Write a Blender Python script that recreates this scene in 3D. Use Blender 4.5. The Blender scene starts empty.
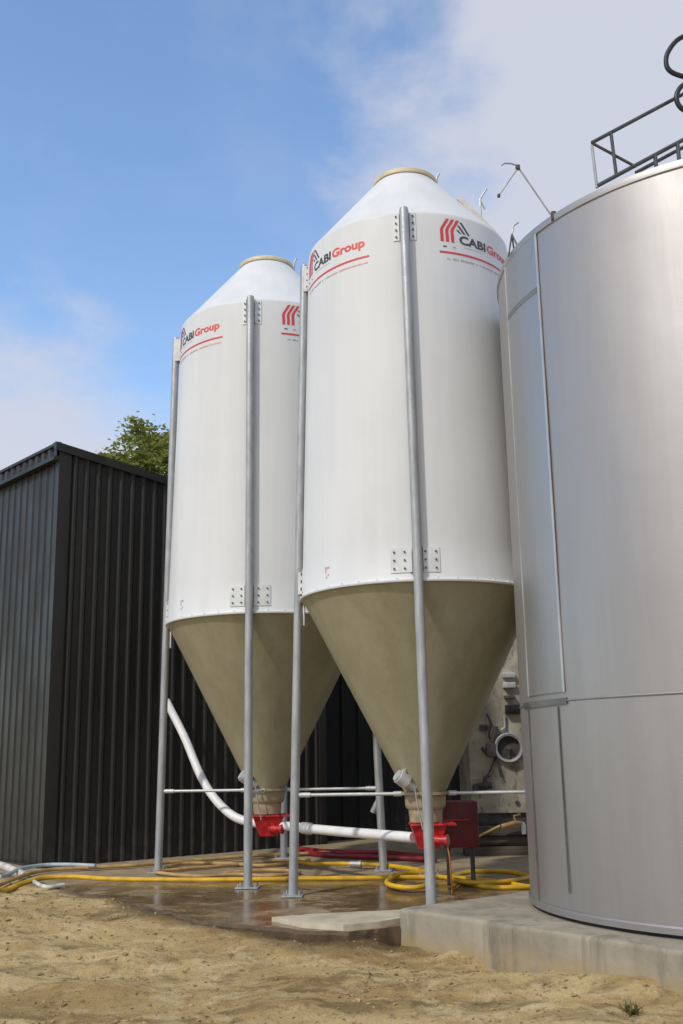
import bpy, bmesh, math, random
from mathutils import Vector, Matrix, noise as mnoise
random.seed(7)
R = math.radians
sin, cos, PI = math.sin, math.cos, math.pi
scene = bpy.context.scene
COL = scene.collection

# ------------------------------------------------------------------ camera
cam_d = bpy.data.cameras.new('camera')
cam = bpy.data.objects.new('camera', cam_d)
COL.objects.link(cam)
cam_d.sensor_fit = 'VERTICAL'
cam_d.sensor_height = 24.0
cam_d.lens = 24.0 * 1060.5 / 1024.0
cam_d.clip_end = 3000
cam.matrix_world = (Matrix.Rotation(PI / 2 + 0.2259, 4, 'X') @ Matrix.Rotation(-0.0171, 4, 'Z'))
scene.camera = cam

# ------------------------------------------------------------------ light
SUN_EL, SUN_AZ = 44.0, (-0.70, -0.72)          # direction towards the sun (x, y)
sl = math.hypot(*SUN_AZ)
sdir = Vector((SUN_AZ[0] / sl * cos(R(SUN_EL)), SUN_AZ[1] / sl * cos(R(SUN_EL)), sin(R(SUN_EL))))
sun_d = bpy.data.lights.new('sun', 'SUN')
sun_d.energy = 2.4
sun_d.angle = R(3.0)
sun_d.color = (1.0, 0.95, 0.87)
sun = bpy.data.objects.new('sun', sun_d)
COL.objects.link(sun)
sun.rotation_euler = sdir.to_track_quat('Z', 'Y').to_euler()

world = bpy.data.worlds.new('World')
scene.world = world
world.use_nodes = True
wn = world.node_tree.nodes
wl = world.node_tree.links
wn.clear()
w_out = wn.new('ShaderNodeOutputWorld')
w_bg = wn.new('ShaderNodeBackground')
w_bg.inputs['Strength'].default_value = 0.115
w_sky = wn.new('ShaderNodeTexSky')
w_sky.sky_type = 'NISHITA'
w_sky.sun_disc = False
w_sky.sun_elevation = R(SUN_EL)
w_sky.sun_rotation = math.atan2(sdir.x, sdir.y)
w_sky.air_density = 1.0
w_sky.dust_density = 0.6
w_sky.ozone_density = 1.6
w_tc = wn.new('ShaderNodeTexCoord')

def wmath(op, a, b=None, c=None, clamp=False):
    n = wn.new('ShaderNodeMath'); n.operation = op; n.use_clamp = clamp
    for i, v in enumerate((a, b, c)):
        if v is None: continue
        if isinstance(v, (int, float)): n.inputs[i].default_value = v
        else: wl.new(v, n.inputs[i])
    return n.outputs[0]

def wdot(v):
    n = wn.new('ShaderNodeVectorMath'); n.operation = 'DOT_PRODUCT'
    v = Vector(v).normalized()
    wl.new(w_tc.outputs['Generated'], n.inputs[0]); n.inputs[1].default_value = v
    return n.outputs['Value']

def wnoise(scale, detail, rough, stretch=(1, 1, 1.6), off=(0, 0, 0)):
    m = wn.new('ShaderNodeMapping'); m.inputs['Scale'].default_value = stretch; m.inputs['Location'].default_value = off
    wl.new(w_tc.outputs['Generated'], m.inputs['Vector'])
    n = wn.new('ShaderNodeTexNoise'); n.inputs['Scale'].default_value = scale
    n.inputs['Detail'].default_value = detail; n.inputs['Roughness'].default_value = rough
    n.inputs['Distortion'].default_value = 0.25
    wl.new(m.outputs['Vector'], n.inputs['Vector'])
    return n.outputs['Fac']

def wmap(x, a, b, lo=0.0, hi=1.0):
    n = wn.new('ShaderNodeMapRange'); n.interpolation_type = 'SMOOTHSTEP'
    wl.new(x, n.inputs['Value'])
    n.inputs['From Min'].default_value = a; n.inputs['From Max'].default_value = b
    n.inputs['To Min'].default_value = lo; n.inputs['To Max'].default_value = hi
    return n.outputs['Result']

n1 = wnoise(2.6, 6, 0.55)
n2 = wnoise(5.5, 5, 0.6, off=(3.1, 1.7, 0.4))
jit = wmath('ADD', wmath('MULTIPLY', wmath('SUBTRACT', n1, 0.5), 0.30), wmath('MULTIPLY', wmath('SUBTRACT', n2, 0.5), 0.12))
# great pale bank high on the right
c1 = wmap(wmath('ADD', wdot((0.46, 0.80, 0.66)), wmath('MULTIPLY', jit, 0.75)), 0.905, 0.960)
# low bank on the left horizon
c2 = wmap(wmath('ADD', wdot((-0.36, 0.90, 0.15)), wmath('MULTIPLY', jit, 0.4)), 0.957, 0.988)
# thin veil everywhere and loose cumulus in the rest of the sky
c3 = wmath('MULTIPLY', wmap(wmath('ADD', n1, wmath('MULTIPLY', wmath('SUBTRACT', n2, .5), .35)), 0.47, 0.70), 0.13)
back = wmap(wdot((0.15, -1.0, 0.25)), -0.50, 0.02)
c4 = wmath('MULTIPLY', wmath('MULTIPLY', wmap(n1, 0.22, 0.52), back), 0.80)
cl = wmath('MAXIMUM', wmath('MAXIMUM', wmath('MULTIPLY', c1, 0.93), wmath('MULTIPLY', c2, 0.92)), wmath('MAXIMUM', c3, c4))
w_mix = wn.new('ShaderNodeMix'); w_mix.data_type = 'RGBA'
wl.new(cl, w_mix.inputs['Factor'])
w_hsv = wn.new('ShaderNodeHueSaturation'); w_hsv.inputs['Saturation'].default_value = 1.06
w_hsv.inputs['Value'].default_value = 2.12
wl.new(w_sky.outputs['Color'], w_hsv.inputs['Color'])
wl.new(w_hsv.outputs['Color'], w_mix.inputs['A'])
w_mix.inputs['B'].default_value = (5.6, 5.8, 6.6, 1)
wl.new(w_mix.outputs['Result'], w_bg.inputs['Color'])
wl.new(w_bg.outputs['Background'], w_out.inputs['Surface'])

scene.view_settings.view_transform = 'Standard'
scene.view_settings.look = 'None'
scene.view_settings.gamma = 1.0
scene.view_settings.exposure = 0.0
scene.view_settings.use_curve_mapping = False

# ------------------------------------------------------------------ materials
class NT:
    def __init__(s, name):
        s.m = bpy.data.materials.new(name); s.m.use_nodes = True
        s.n = s.m.node_tree.nodes; s.l = s.m.node_tree.links
        s.b = s.n['Principled BSDF']
        s.tc = s.n.new('ShaderNodeTexCoord')
        s.geo = s.n.new('ShaderNodeNewGeometry')
    def pos(s, scale=(1, 1, 1)):
        mp = s.n.new('ShaderNodeMapping'); mp.inputs['Scale'].default_value = scale
        s.l.new(s.geo.outputs['Position'], mp.inputs['Vector']); return mp.outputs['Vector']
    def noise(s, scale, detail=4, rough=0.55, vec=None, dist=0.0):
        n = s.n.new('ShaderNodeTexNoise'); n.inputs['Scale'].default_value = scale
        n.inputs['Detail'].default_value = detail; n.inputs['Roughness'].default_value = rough
        n.inputs['Distortion'].default_value = dist
        s.l.new(vec if vec is not None else s.pos(), n.inputs['Vector']); return n.outputs['Fac']
    def math(s, op, a, b=None, clamp=False):
        n = s.n.new('ShaderNodeMath'); n.operation = op; n.use_clamp = clamp
        for i, v in enumerate((a, b)):
            if v is None: continue
            if isinstance(v, (int, float)): n.inputs[i].default_value = v
            else: s.l.new(v, n.inputs[i])
        return n.outputs[0]
    def ramp(s, x, a, b, lo=0.0, hi=1.0):
        n = s.n.new('ShaderNodeMapRange'); n.interpolation_type = 'SMOOTHSTEP'; s.l.new(x, n.inputs['Value'])
        n.inputs['From Min'].default_value = a; n.inputs['From Max'].default_value = b
        n.inputs['To Min'].default_value = lo; n.inputs['To Max'].default_value = hi
        return n.outputs['Result']
    def mix(s, f, a, b):
        n = s.n.new('ShaderNodeMix'); n.data_type = 'RGBA'
        if isinstance(f, (int, float)): n.inputs['Factor'].default_value = f
        else: s.l.new(f, n.inputs['Factor'])
        for k, v in (('A', a), ('B', b)):
            if isinstance(v, tuple): n.inputs[k].default_value = (*v, 1)
            else: s.l.new(v, n.inputs[k])
        return n.outputs['Result']
    def set(s, k, v):
        i = s.b.inputs[k]
        if isinstance(v, tuple): i.default_value = (*v, 1) if len(v) == 3 else v
        elif isinstance(v, (int, float)): i.default_value = v
        else: s.l.new(v, i)
    def bump(s, h, strength=0.3, dist=0.02):
        n = s.n.new('ShaderNodeBump'); n.inputs['Strength'].default_value = strength; n.inputs['Distance'].default_value = dist
        s.l.new(h, n.inputs['Height']); s.l.new(n.outputs['Normal'], s.b.inputs['Normal'])

def simple(name, base, rough=0.5, metal=0.0, var=0.15, scale=8.0, bump=0.0, rvar=0.1, stretch=(1, 1, 1), spec=None):
    t = NT(name)
    n = t.noise(scale, 5, 0.6, t.pos(stretch))
    d = tuple(c * (1 - var) for c in base); u = tuple(min(1, c * (1 + var)) for c in base)
    t.set('Base Color', t.mix(t.ramp(n, 0.3, 0.7), d, u))
    t.set('Roughness', t.ramp(n, 0.3, 0.7, max(0.02, rough - rvar), min(1, rough + rvar)))
    t.set('Metallic', metal)
    if spec is not None: t.set('Specular IOR Level', spec)
    if bump: t.bump(n, bump, 0.01)
    return t.m

M = {}
# white gelcoat with faint vertical streaks
t = NT('white_gelcoat')
a = t.noise(4.0, 4, 0.6, t.pos((1, 1, 0.05))); b = t.noise(0.9, 3)
c = t.math('ADD', t.math('MULTIPLY', a, 0.55), t.math('MULTIPLY', b, 0.45))
t.set('Base Color', t.mix(t.ramp(c, 0.36, 0.62), (0.615, 0.625, 0.625), (0.662, 0.670, 0.670)))
t.set('Roughness', t.ramp(a, 0.3, 0.7, 0.38, 0.52)); t.set('Specular IOR Level', 0.22)
t.bump(t.noise(1.6, 3, 0.5, t.pos((1, 1, 0.5))), 0.10, 0.03)
M['white'] = t.m
# raw laminate of the hoppers
t = NT('raw_fibreglass')
a = t.noise(3.2, 6, 0.65, t.pos((1, 1, 0.35)), 0.3); b = t.noise(22, 5, 0.7, t.pos((1, 1, .7))); g = t.noise(1.0, 4, 0.6, t.pos((1, 1, .8)))
col = t.mix(t.ramp(a, 0.32, 0.68), (0.275, 0.247, 0.150), (0.335, 0.305, 0.200))
col = t.mix(t.ramp(b, 0.42, 0.75, 0, 0.45), col, (0.36, 0.33, 0.225))
col = t.mix(t.ramp(g, 0.60, 0.72, 0, 0.55), col, (0.46, 0.43, 0.32))
t.set('Base Color', col); t.set('Roughness', t.ramp(b, 0.3, 0.7, 0.42, 0.62))
t.bump(t.math('ADD', a, t.math('MULTIPLY', b, 0.4)), 0.25, 0.012)
M['raw'] = t.m
M['cream'] = simple('cream_plastic', (0.56, 0.49, 0.32), 0.5, var=0.12, scale=9)
M['hatch'] = simple('pale_cream_plastic', (0.56, 0.54, 0.46), 0.5, var=0.1, scale=9)
M['neck'] = simple('beige_collar', (0.33, 0.265, 0.16), 0.5, var=0.2, scale=9)
# galvanised steel
t = NT('galvanised_steel')
a = t.noise(11, 5, 0.65, t.pos((1, 1, 0.25))); b = t.noise(60, 2, 0.5)
t.set('Base Color', t.mix(t.ramp(a, 0.3, 0.7), (0.30, 0.31, 0.312), (0.42, 0.43, 0.43)))
t.set('Metallic', 0.45); t.set('Roughness', t.ramp(b, 0.3, 0.7, 0.46, 0.60))
M['galv'] = t.m
M['bracket'] = simple('pale_bracket', (0.62, 0.63, 0.62), 0.5, 0.15, var=0.06)
M['bolt'] = simple('dark_bolt', (0.09, 0.09, 0.09), 0.5, 0.6)
M['plate'] = simple('pale_steel_plate', (0.60, 0.61, 0.60), 0.45, 0.45, var=0.08)
M['red'] = simple('red_paint', (0.42, 0.012, 0.014), 0.45, var=0.35, scale=14)
M['dark_red'] = simple('dull_red_paint', (0.13, 0.010, 0.014), 0.5, var=0.3, scale=9)
M['pvc'] = simple('white_plastic_pipe', (0.74, 0.73, 0.71), 0.4, var=0.07, scale=5)
M['dirty_pvc'] = simple('dirty_white_pipe', (0.50, 0.475, 0.42), 0.6, var=0.25, scale=7)
M['black'] = simple('black_rubber', (0.012, 0.012, 0.013), 0.5)
M['rail'] = simple('dark_painted_steel', (0.055, 0.058, 0.062), 0.45, var=0.3)
M['lred'] = simple('red_lettering', (0.60, 0.050, 0.060), 0.5, var=0.06)
M['lorange'] = simple('red_orange_lettering', (0.66, 0.085, 0.065), 0.5, var=0.06)
M['lblack'] = simple('dark_lettering', (0.045, 0.047, 0.055), 0.5, var=0.1)
M['lgrey'] = simple('faded_lettering', (0.36, 0.35, 0.36), 0.5, var=0.1)
M['lpink'] = simple('faded_red_lettering', (0.62, 0.30, 0.29), 0.5, var=0.1)
M['yellow'] = simple('yellow_hose', (0.62, 0.36, 0.015), 0.42, var=0.18, scale=5)
M['beige_hose'] = simple('dirty_beige_hose', (0.40, 0.25, 0.095), 0.55, var=0.25, scale=6)
M['red_hose'] = simple('red_hose', (0.26, 0.018, 0.022), 0.45, var=0.25, scale=5)
M['grey_hose'] = simple('pale_blue_hose', (0.36, 0.42, 0.43), 0.45, var=0.15)
M['orange'] = simple('orange_cord', (0.36, 0.13, 0.03), 0.6)
M['green_cap'] = simple('grey_green_paint', (0.20, 0.26, 0.21), 0.5)
M['timber'] = simple('weathered_timber', (0.075, 0.060, 0.045), 0.85, var=0.45, scale=6, bump=0.5, stretch=(0.25, 4, 4))
M['machine'] = None
t = NT('weathered_beige_paint')
a = t.noise(2.0, 6, 0.65, dist=0.5); b = t.noise(9, 5, 0.7, t.pos((1, 1, 0.35)))
col = t.mix(t.ramp(a, 0.35, 0.65), (0.27, 0.25, 0.195), (0.42, 0.395, 0.315))
col = t.mix(t.ramp(b, 0.55, 0.68, 0, 0.75), col, (0.13, 0.105, 0.075))
col = t.mix(t.ramp(t.noise(4.5, 6, 0.7, t.pos((1, 1, 0.5)), 0.5), 0.56, 0.64, 0, 0.7), col, (0.09, 0.08, 0.07))
t.set('Base Color', col); t.set('Roughness', 0.6)
M['machine'] = t.m
M['grime'] = simple('dark_grimy_metal', (0.075, 0.072, 0.068), 0.6, 0.3, var=0.4)
# stainless steel
def steel(name, r0, r1, tint=(0.60, 0.59, 0.575)):
    t = NT(name)
    a = t.noise(1.1, 5, 0.6, t.pos((1, 1, 0.5)), 0.4); b = t.noise(40, 3, 0.6, t.pos((1, 1, 0.03)))
    s = t.noise(5.0, 5, 0.65, t.pos((1, 1, 0.05)))
    col = t.mix(t.ramp(s, 0.35, 0.70), tint, tuple(c * 0.95 for c in tint))
    col = t.mix(t.ramp(a, 0.55, 0.75, 0, 0.35), col, tuple(c * f for c, f in zip(tint, (0.90, 0.87, 0.82))))
    t.set('Base Color', col); t.set('Metallic', 0.82)
    rr = t.math('ADD', t.ramp(a, 0.3, 0.7, r0, r1), t.math('MULTIPLY', t.math('SUBTRACT', b, 0.5), 0.08))
    t.set('Roughness', rr)
    t.set('Anisotropic', 0.0)
    t.bump(t.noise(0.9, 3, 0.5), 0.16, 0.05)
    return t.m
M['steel'] = steel('stainless_sheet', 0.45, 0.53, (0.395, 0.375, 0.36))
M['steel_smooth'] = steel('smoother_stainless_sheet', 0.40, 0.46, (0.385, 0.37, 0.36))
M['lap'] = simple('bright_lap_edge', (0.56, 0.55, 0.54), 0.5, 0.85, var=0.15, scale=1.5)
M['weld'] = simple('weld_bead', (0.30, 0.29, 0.28), 0.6, 0.85, var=0.12, scale=5)
M['weld_dark'] = simple('heat_tinted_seam', (0.25, 0.24, 0.232), 0.55, 0.95, var=0.2, scale=3)
# dark cladding
def cladding(name, base, rough):
    t = NT(name)
    a = t.noise(3.0, 5, 0.6, t.pos((1, 1, 0.12))); b = t.noise(1.2, 4)
    # dusty splash along the foot of the sheets
    sx = t.n.new('ShaderNodeSeparateXYZ'); t.l.new(t.geo.outputs['Position'], sx.inputs[0])
    dust = t.math('MULTIPLY', t.ramp(sx.outputs['Z'], -1.55, -0.75, 1, 0), t.ramp(t.noise(6, 5, 0.65), 0.4, 0.75, 0, 0.35))
    col = t.mix(t.ramp(a, 0.3, 0.7), tuple(c * 0.85 for c in base), tuple(c * 1.15 for c in base))
    t.set('Base Color', t.mix(dust, col, (0.12, 0.10, 0.075)))
    t.set('Roughness', t.ramp(b, 0.3, 0.7, rough - 0.06, rough + 0.08)); t.set('Specular IOR Level', 0.24)
    return t.m
M['clad'] = cladding('anthracite_sheet', (0.026, 0.0245, 0.022), 0.42)
M['clad_trim'] = cladding('anthracite_flashing', (0.024, 0.023, 0.021), 0.45)
M['shade_recess'] = cladding('black_shade_sheet', (0.008, 0.008, 0.008), 0.6)  # darker copy of the cladding, shade put into its colour
# concrete slab
t = NT('tank_plinth_concrete')
a = t.noise(2.2, 6, 0.65); b = t.noise(30, 4, 0.7); s = t.noise(2.4, 6, 0.72, t.pos((1.6, 1.6, 0.13)), 0.5)
col = t.mix(t.ramp(a, 0.3, 0.7), (0.225, 0.195, 0.142), (0.335, 0.295, 0.222))
col = t.mix(t.ramp(s, 0.50, 0.66, 0, 0.62), col, (0.12, 0.10, 0.075))
sx = t.n.new('ShaderNodeSeparateXYZ'); t.l.new(t.geo.outputs['Position'], sx.inputs[0])
earth = t.math('MULTIPLY', t.ramp(sx.outputs['Z'], -1.90, -1.60, 1, 0), t.ramp(t.noise(2.6, 6, 0.7), 0.36, 0.58, 0, 0.9))
col = t.mix(earth, col, (0.36, 0.255, 0.115))
col = t.mix(t.ramp(b, 0.60, 0.78, 0, 0.35), col, (0.20, 0.18, 0.15))
t.set('Base Color', col); t.set('Roughness', 0.88)
t.bump(t.math('ADD', a, t.math('MULTIPLY', b, 0.5)), 0.35, 0.012)
M['plinth'] = t.m
# dry pale concrete
t = NT('pale_concrete')
a = t.noise(3, 6, 0.65); b = t.noise(40, 3, 0.7)
col = t.mix(t.ramp(a, 0.3, 0.72), (0.36, 0.305, 0.205), (0.53, 0.475, 0.35))
t.set('Base Color', col); t.set('Roughness', 0.85); t.bump(t.math('ADD', a, t.math('MULTIPLY', b, .5)), 0.3, 0.01)
M['pale'] = t.m
# wet muddy concrete yard
t = NT('wet_concrete')
sx = t.n.new('ShaderNodeSeparateXYZ'); t.l.new(t.geo.outputs['Position'], sx.inputs[0])
a = t.noise(1.3, 6, 0.6, dist=0.6); b = t.noise(22, 5, 0.7); c = t.noise(4, 5, 0.65)
# the wash water lies on the lower front of the yard
front = t.ramp(t.math('ADD', sx.outputs['Y'], t.math('MULTIPLY', t.math('SUBTRACT', a, 0.5), 2.5)), 14.3, 15.6, 1, 0)
wet = t.math('MULTIPLY', front, t.ramp(t.math('ADD', a, t.math('MULTIPLY', c, 0.35)), 0.48, 0.66, 0.25, 1.0))
dry = t.mix(t.ramp(c, 0.32, 0.68), (0.23, 0.175, 0.105), (0.35, 0.28, 0.18))
wetc = t.mix(t.ramp(c, 0.3, 0.7), (0.115, 0.074, 0.034), (0.24, 0.165, 0.085))
col = t.mix(wet, dry, wetc)
col = t.mix(t.ramp(b, 0.62, 0.75, 0, 0.5), col, (0.06, 0.045, 0.028))
sand = t.math('MULTIPLY', t.ramp(t.noise(1.7, 6, 0.68, t.pos((0.8, 1.6, 1)), 0.8), 0.52, 0.64, 0, 1), t.ramp(b, 0.30, 0.55, 0.25, 0.95))
col = t.mix(t.math('MULTIPLY', sand, 0.8), col, (0.30, 0.215, 0.115))
wet = t.math('MULTIPLY', wet, t.math('SUBTRACT', 1.0, t.math('MULTIPLY', sand, 0.75)))
t.set('Base Color', col); t.set('Roughness', t.ramp(wet, 0.3, 0.95, 0.8, 0.17))
t.set('Specular IOR Level', t.ramp(wet, 0.3, 0.95, 0.3, 0.6))
n = t.n.new('ShaderNodeBump'); n.inputs['Distance'].default_value = 0.01
t.l.new(t.ramp(wet, 0.4, 0.95, 0.4, 0.03), n.inputs['Strength']); t.l.new(t.math('ADD', b, c), n.inputs['Height'])
t.l.new(n.outputs['Normal'], t.b.inputs['Normal'])
M['yard'] = t.m
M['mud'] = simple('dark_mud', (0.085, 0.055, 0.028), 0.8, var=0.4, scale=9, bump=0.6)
# dirt
t = NT('dry_tan_dirt')
a = t.noise(0.55, 6, 0.6, t.pos((0.7, 1.5, 1)), 0.8); b = t.noise(3.0, 7, 0.72, t.pos((0.9, 1.15, 1))); c = t.noise(26, 6, 0.75); e = t.noise(1.5, 6, 0.68, t.pos((0.6, 1.3, 1)), 0.5); g = t.noise(75, 4, 0.7); h = t.noise(9, 6, 0.72)
col = t.mix(t.ramp(a, 0.38, 0.62), (0.42, 0.285, 0.118), (0.66, 0.50, 0.245))
col = t.mix(t.ramp(b, 0.48, 0.66, 0, 0.75), col, (0.70, 0.56, 0.32))
col = t.mix(t.ramp(e, 0.51, 0.63, 0, 0.72), col, (0.20, 0.135, 0.066))
col = t.mix(t.ramp(h, 0.54, 0.66, 0, 0.60), col, (0.19, 0.13, 0.065))
col = t.mix(t.ramp(g, 0.54, 0.70, 0, 0.40), col, (0.19, 0.13, 0.066))
col = t.mix(t.ramp(c, 0.57, 0.72, 0, 0.55), col, (0.155, 0.105, 0.055))
col = t.mix(t.ramp(c, 0.42, 0.28, 0, 0.5), col, (0.60, 0.48, 0.27))
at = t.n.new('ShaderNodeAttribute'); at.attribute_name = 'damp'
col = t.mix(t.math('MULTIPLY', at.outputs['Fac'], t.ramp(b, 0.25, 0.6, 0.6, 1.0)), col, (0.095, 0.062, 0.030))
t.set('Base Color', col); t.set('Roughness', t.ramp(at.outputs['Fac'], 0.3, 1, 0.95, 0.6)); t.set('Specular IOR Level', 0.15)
t.bump(t.math('ADD', t.math('ADD', b, h), t.math('ADD', c, t.math('MULTIPLY', g, 0.5))), 0.9, 0.04)
M['dirt'] = t.m
M['clod'] = simple('dirt_clods', (0.29, 0.20, 0.09), 0.95, var=0.5, scale=7, bump=0.6)
# leaves
def leafmat(name, c1, c2):
    t = NT(name)
    r = t.n.new('ShaderNodeObjectInfo')
    n = t.noise(2.2, 3); f = t.noise(23, 2)
    col = t.mix(t.ramp(t.math('ADD', t.math('MULTIPLY', n, .6), t.math('MULTIPLY', f, .4)), 0.38, 0.62), c1, c2)
    t.set('Base Color', col); t.set('Roughness', 0.55); t.set('Specular IOR Level', 0.3)
    tr = t.n.new('ShaderNodeBsdfTranslucent'); t.l.new(col, tr.inputs['Color'])
    mx = t.n.new('ShaderNodeMixShader'); mx.inputs[0].default_value = 0.45
    out = t.n['Material Output']
    t.l.new(t.b.outputs[0], mx.inputs[1]); t.l.new(tr.outputs[0], mx.inputs[2]); t.l.new(mx.outputs[0], out.inputs['Surface'])
    return t.m
M['leaf'] = leafmat('tree_leaves', (0.13, 0.165, 0.028), (0.36, 0.38, 0.11))
M['weed'] = leafmat('weed_leaves', (0.15, 0.15, 0.045), (0.26, 0.24, 0.09))
M['bark'] = simple('bark', (0.10, 0.075, 0.05), 0.9, var=0.4, bump=0.6)

# ------------------------------------------------------------------ mesh helpers (all geometry in world metres)
def finish(bm, sharp=35):
    bm.normal_update()
    lim = R(sharp)
    for f in bm.faces: f.smooth = True
    for e in bm.edges:
        if len(e.link_faces) == 2:
            if e.calc_face_angle(0) > lim: e.smooth = False

def obj(name, bm, mats, parent=None, sharp=35, loc=None):
    """link bm as ONE mesh object; vertices are given in world metres"""
    finish(bm, sharp)
    root = parent
    while root is not None and root.parent is not None: root = root.parent
    org = Vector(root.location) if root is not None else Vector(loc or (0, 0, 0))
    if org.length: bmesh.ops.translate(bm, verts=bm.verts, vec=-org)
    me = bpy.data.meshes.new(name); bm.to_mesh(me); bm.free()
    for m in (mats if isinstance(mats, (list, tuple)) else [mats]): me.materials.append(m)
    o = bpy.data.objects.new(name, me); COL.objects.link(o)
    if parent is not None: o.parent = parent
    else: o.location = org
    return o

def thing(name, label, cat, loc, group=None):
    o = bpy.data.objects.new(name, None); COL.objects.link(o)
    o.location = loc; o.empty_display_size = 0.3
    return tag(o, label, cat, group)

def tag(o, label, cat, group=None):
    o['label'] = label; o['category'] = cat
    if group: o['group'] = group
    return o

def structure(o):
    o['kind'] = 'structure'; return o

def quad(bm, vs, mi=0):
    f = bm.faces.new([v if isinstance(v, bmesh.types.BMVert) else bm.verts.new(v) for v in vs]); f.material_index = mi; return f

def box(bm, c, size, rot=None, bevel=0.0, mi=0, seg=2):
    m = Matrix.Translation(Vector(c))
    if rot is not None: m = m @ rot.to_4x4()
    r = bmesh.ops.create_cube(bm, size=1.0, matrix=m @ Matrix.Diagonal((*size, 1)))
    vs = r['verts']
    fs = {f for v in vs for f in v.link_faces}
    for f in fs: f.material_index = mi
    if bevel:
        es = list({e for v in vs for e in v.link_edges})
        bmesh.ops.bevel(bm, geom=es, offset=bevel, segments=seg, profile=0.6, affect='EDGES', material=mi)

def rev(bm, prof, c=(0, 0), seg=96, cap0=False, cap1=False, mi=0, a0=0.0, a1=2 * PI, squash=1.0):
    """lathe profile [(r,z)] round the vertical axis at c; angle 0 faces -Y"""
    full = abs(a1 - a0 - 2 * PI) < 1e-6
    n = seg if full else seg + 1
    rings = []
    for r, z in prof:
        rings.append([bm.verts.new((c[0] + r * sin(a0 + (a1 - a0) * i / seg), c[1] - r * cos(a0 + (a1 - a0) * i / seg), z)) for i in range(n)])
    for a, b in zip(rings, rings[1:]):
        for i in range(seg):
            j = (i + 1) % n
            f = bm.faces.new((a[i], a[j], b[j], b[i])); f.material_index = mi
    if cap0: bm.faces.new(list(reversed(rings[0]))).material_index = mi
    if cap1: bm.faces.new(rings[-1]).material_index = mi
    return rings

def tube(bm, pts, r, seg=12, cap=True, mi=0, radii=None):
    pts = [Vector(p) for p in pts]
    rings = []; up = None
    for i, p in enumerate(pts):
        d = (pts[min(i + 1, len(pts) - 1)] - pts[max(i - 1, 0)]).normalized()
        if up is None:
            up = Vector((0, 0, 1)) if abs(d.z) < 0.9 else Vector((1, 0, 0))
        x = d.cross(up).normalized(); y = x.cross(d).normalized(); up = y
        rr = radii[i] if radii else r
        rings.append([bm.verts.new(p + (x * cos(2 * PI * k / seg) + y * sin(2 * PI * k / seg)) * rr) for k in range(seg)])
    for a, b in zip(rings, rings[1:]):
        for k in range(seg):
            bm.faces.new((a[k], a[(k + 1) % seg], b[(k + 1) % seg], b[k])).material_index = mi
    if cap:
        bm.faces.new(list(reversed(rings[0]))).material_index = mi
        bm.faces.new(rings[-1]).material_index = mi

def spline(pts, n=10, closed=False):
    P = [Vector(p) for p in pts]; out = []
    N = len(P)
    for i in range(N if closed else N - 1):
        if closed: a, b, c, d = P[i - 1], P[i], P[(i + 1) % N], P[(i + 2) % N]
        else: a, b, c, d = P[max(i - 1, 0)], P[i], P[i + 1], P[min(i + 2, N - 1)]
        for k in range(n):
            t = k / n
            out.append(0.5 * ((2 * b) + (c - a) * t + (2 * a - 5 * b + 4 * c - d) * t * t + (3 * b - a - 3 * c + d) * t ** 3))
    if not closed: out.append(P[-1])
    return out

def patch(bm, c, rfun, p0, p1, z0, z1, thick, n=10, mi=0):
    """a curved plate wrapped on a body of revolution: angles in degrees, angle 0 faces -Y"""
    fr = []; bk = []
    for i in range(n + 1):
        a = R(p0 + (p1 - p0) * i / n); row = []; rb = []
        for z in (z0, z1):
            r = rfun(z)
            row.append(bm.verts.new((c[0] + (r + thick) * sin(a), c[1] - (r + thick) * cos(a), z)))
            rb.append(bm.verts.new((c[0] + (r - .004) * sin(a), c[1] - (r - .004) * cos(a), z)))
        fr.append(row); bk.append(rb)
    for i in range(n):
        quad(bm, (fr[i][0], fr[i + 1][0], fr[i + 1][1], fr[i][1]), mi)
        quad(bm, (fr[i][1], fr[i + 1][1], bk[i + 1][1], bk[i][1]), mi)
        quad(bm, (bk[i][0], bk[i + 1][0], fr[i + 1][0], fr[i][0]), mi)
    quad(bm, (bk[0][0], fr[0][0], fr[0][1], bk[0][1]), mi)
    quad(bm, (fr[n][0], bk[n][0], bk[n][1], fr[n][1]), mi)

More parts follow.
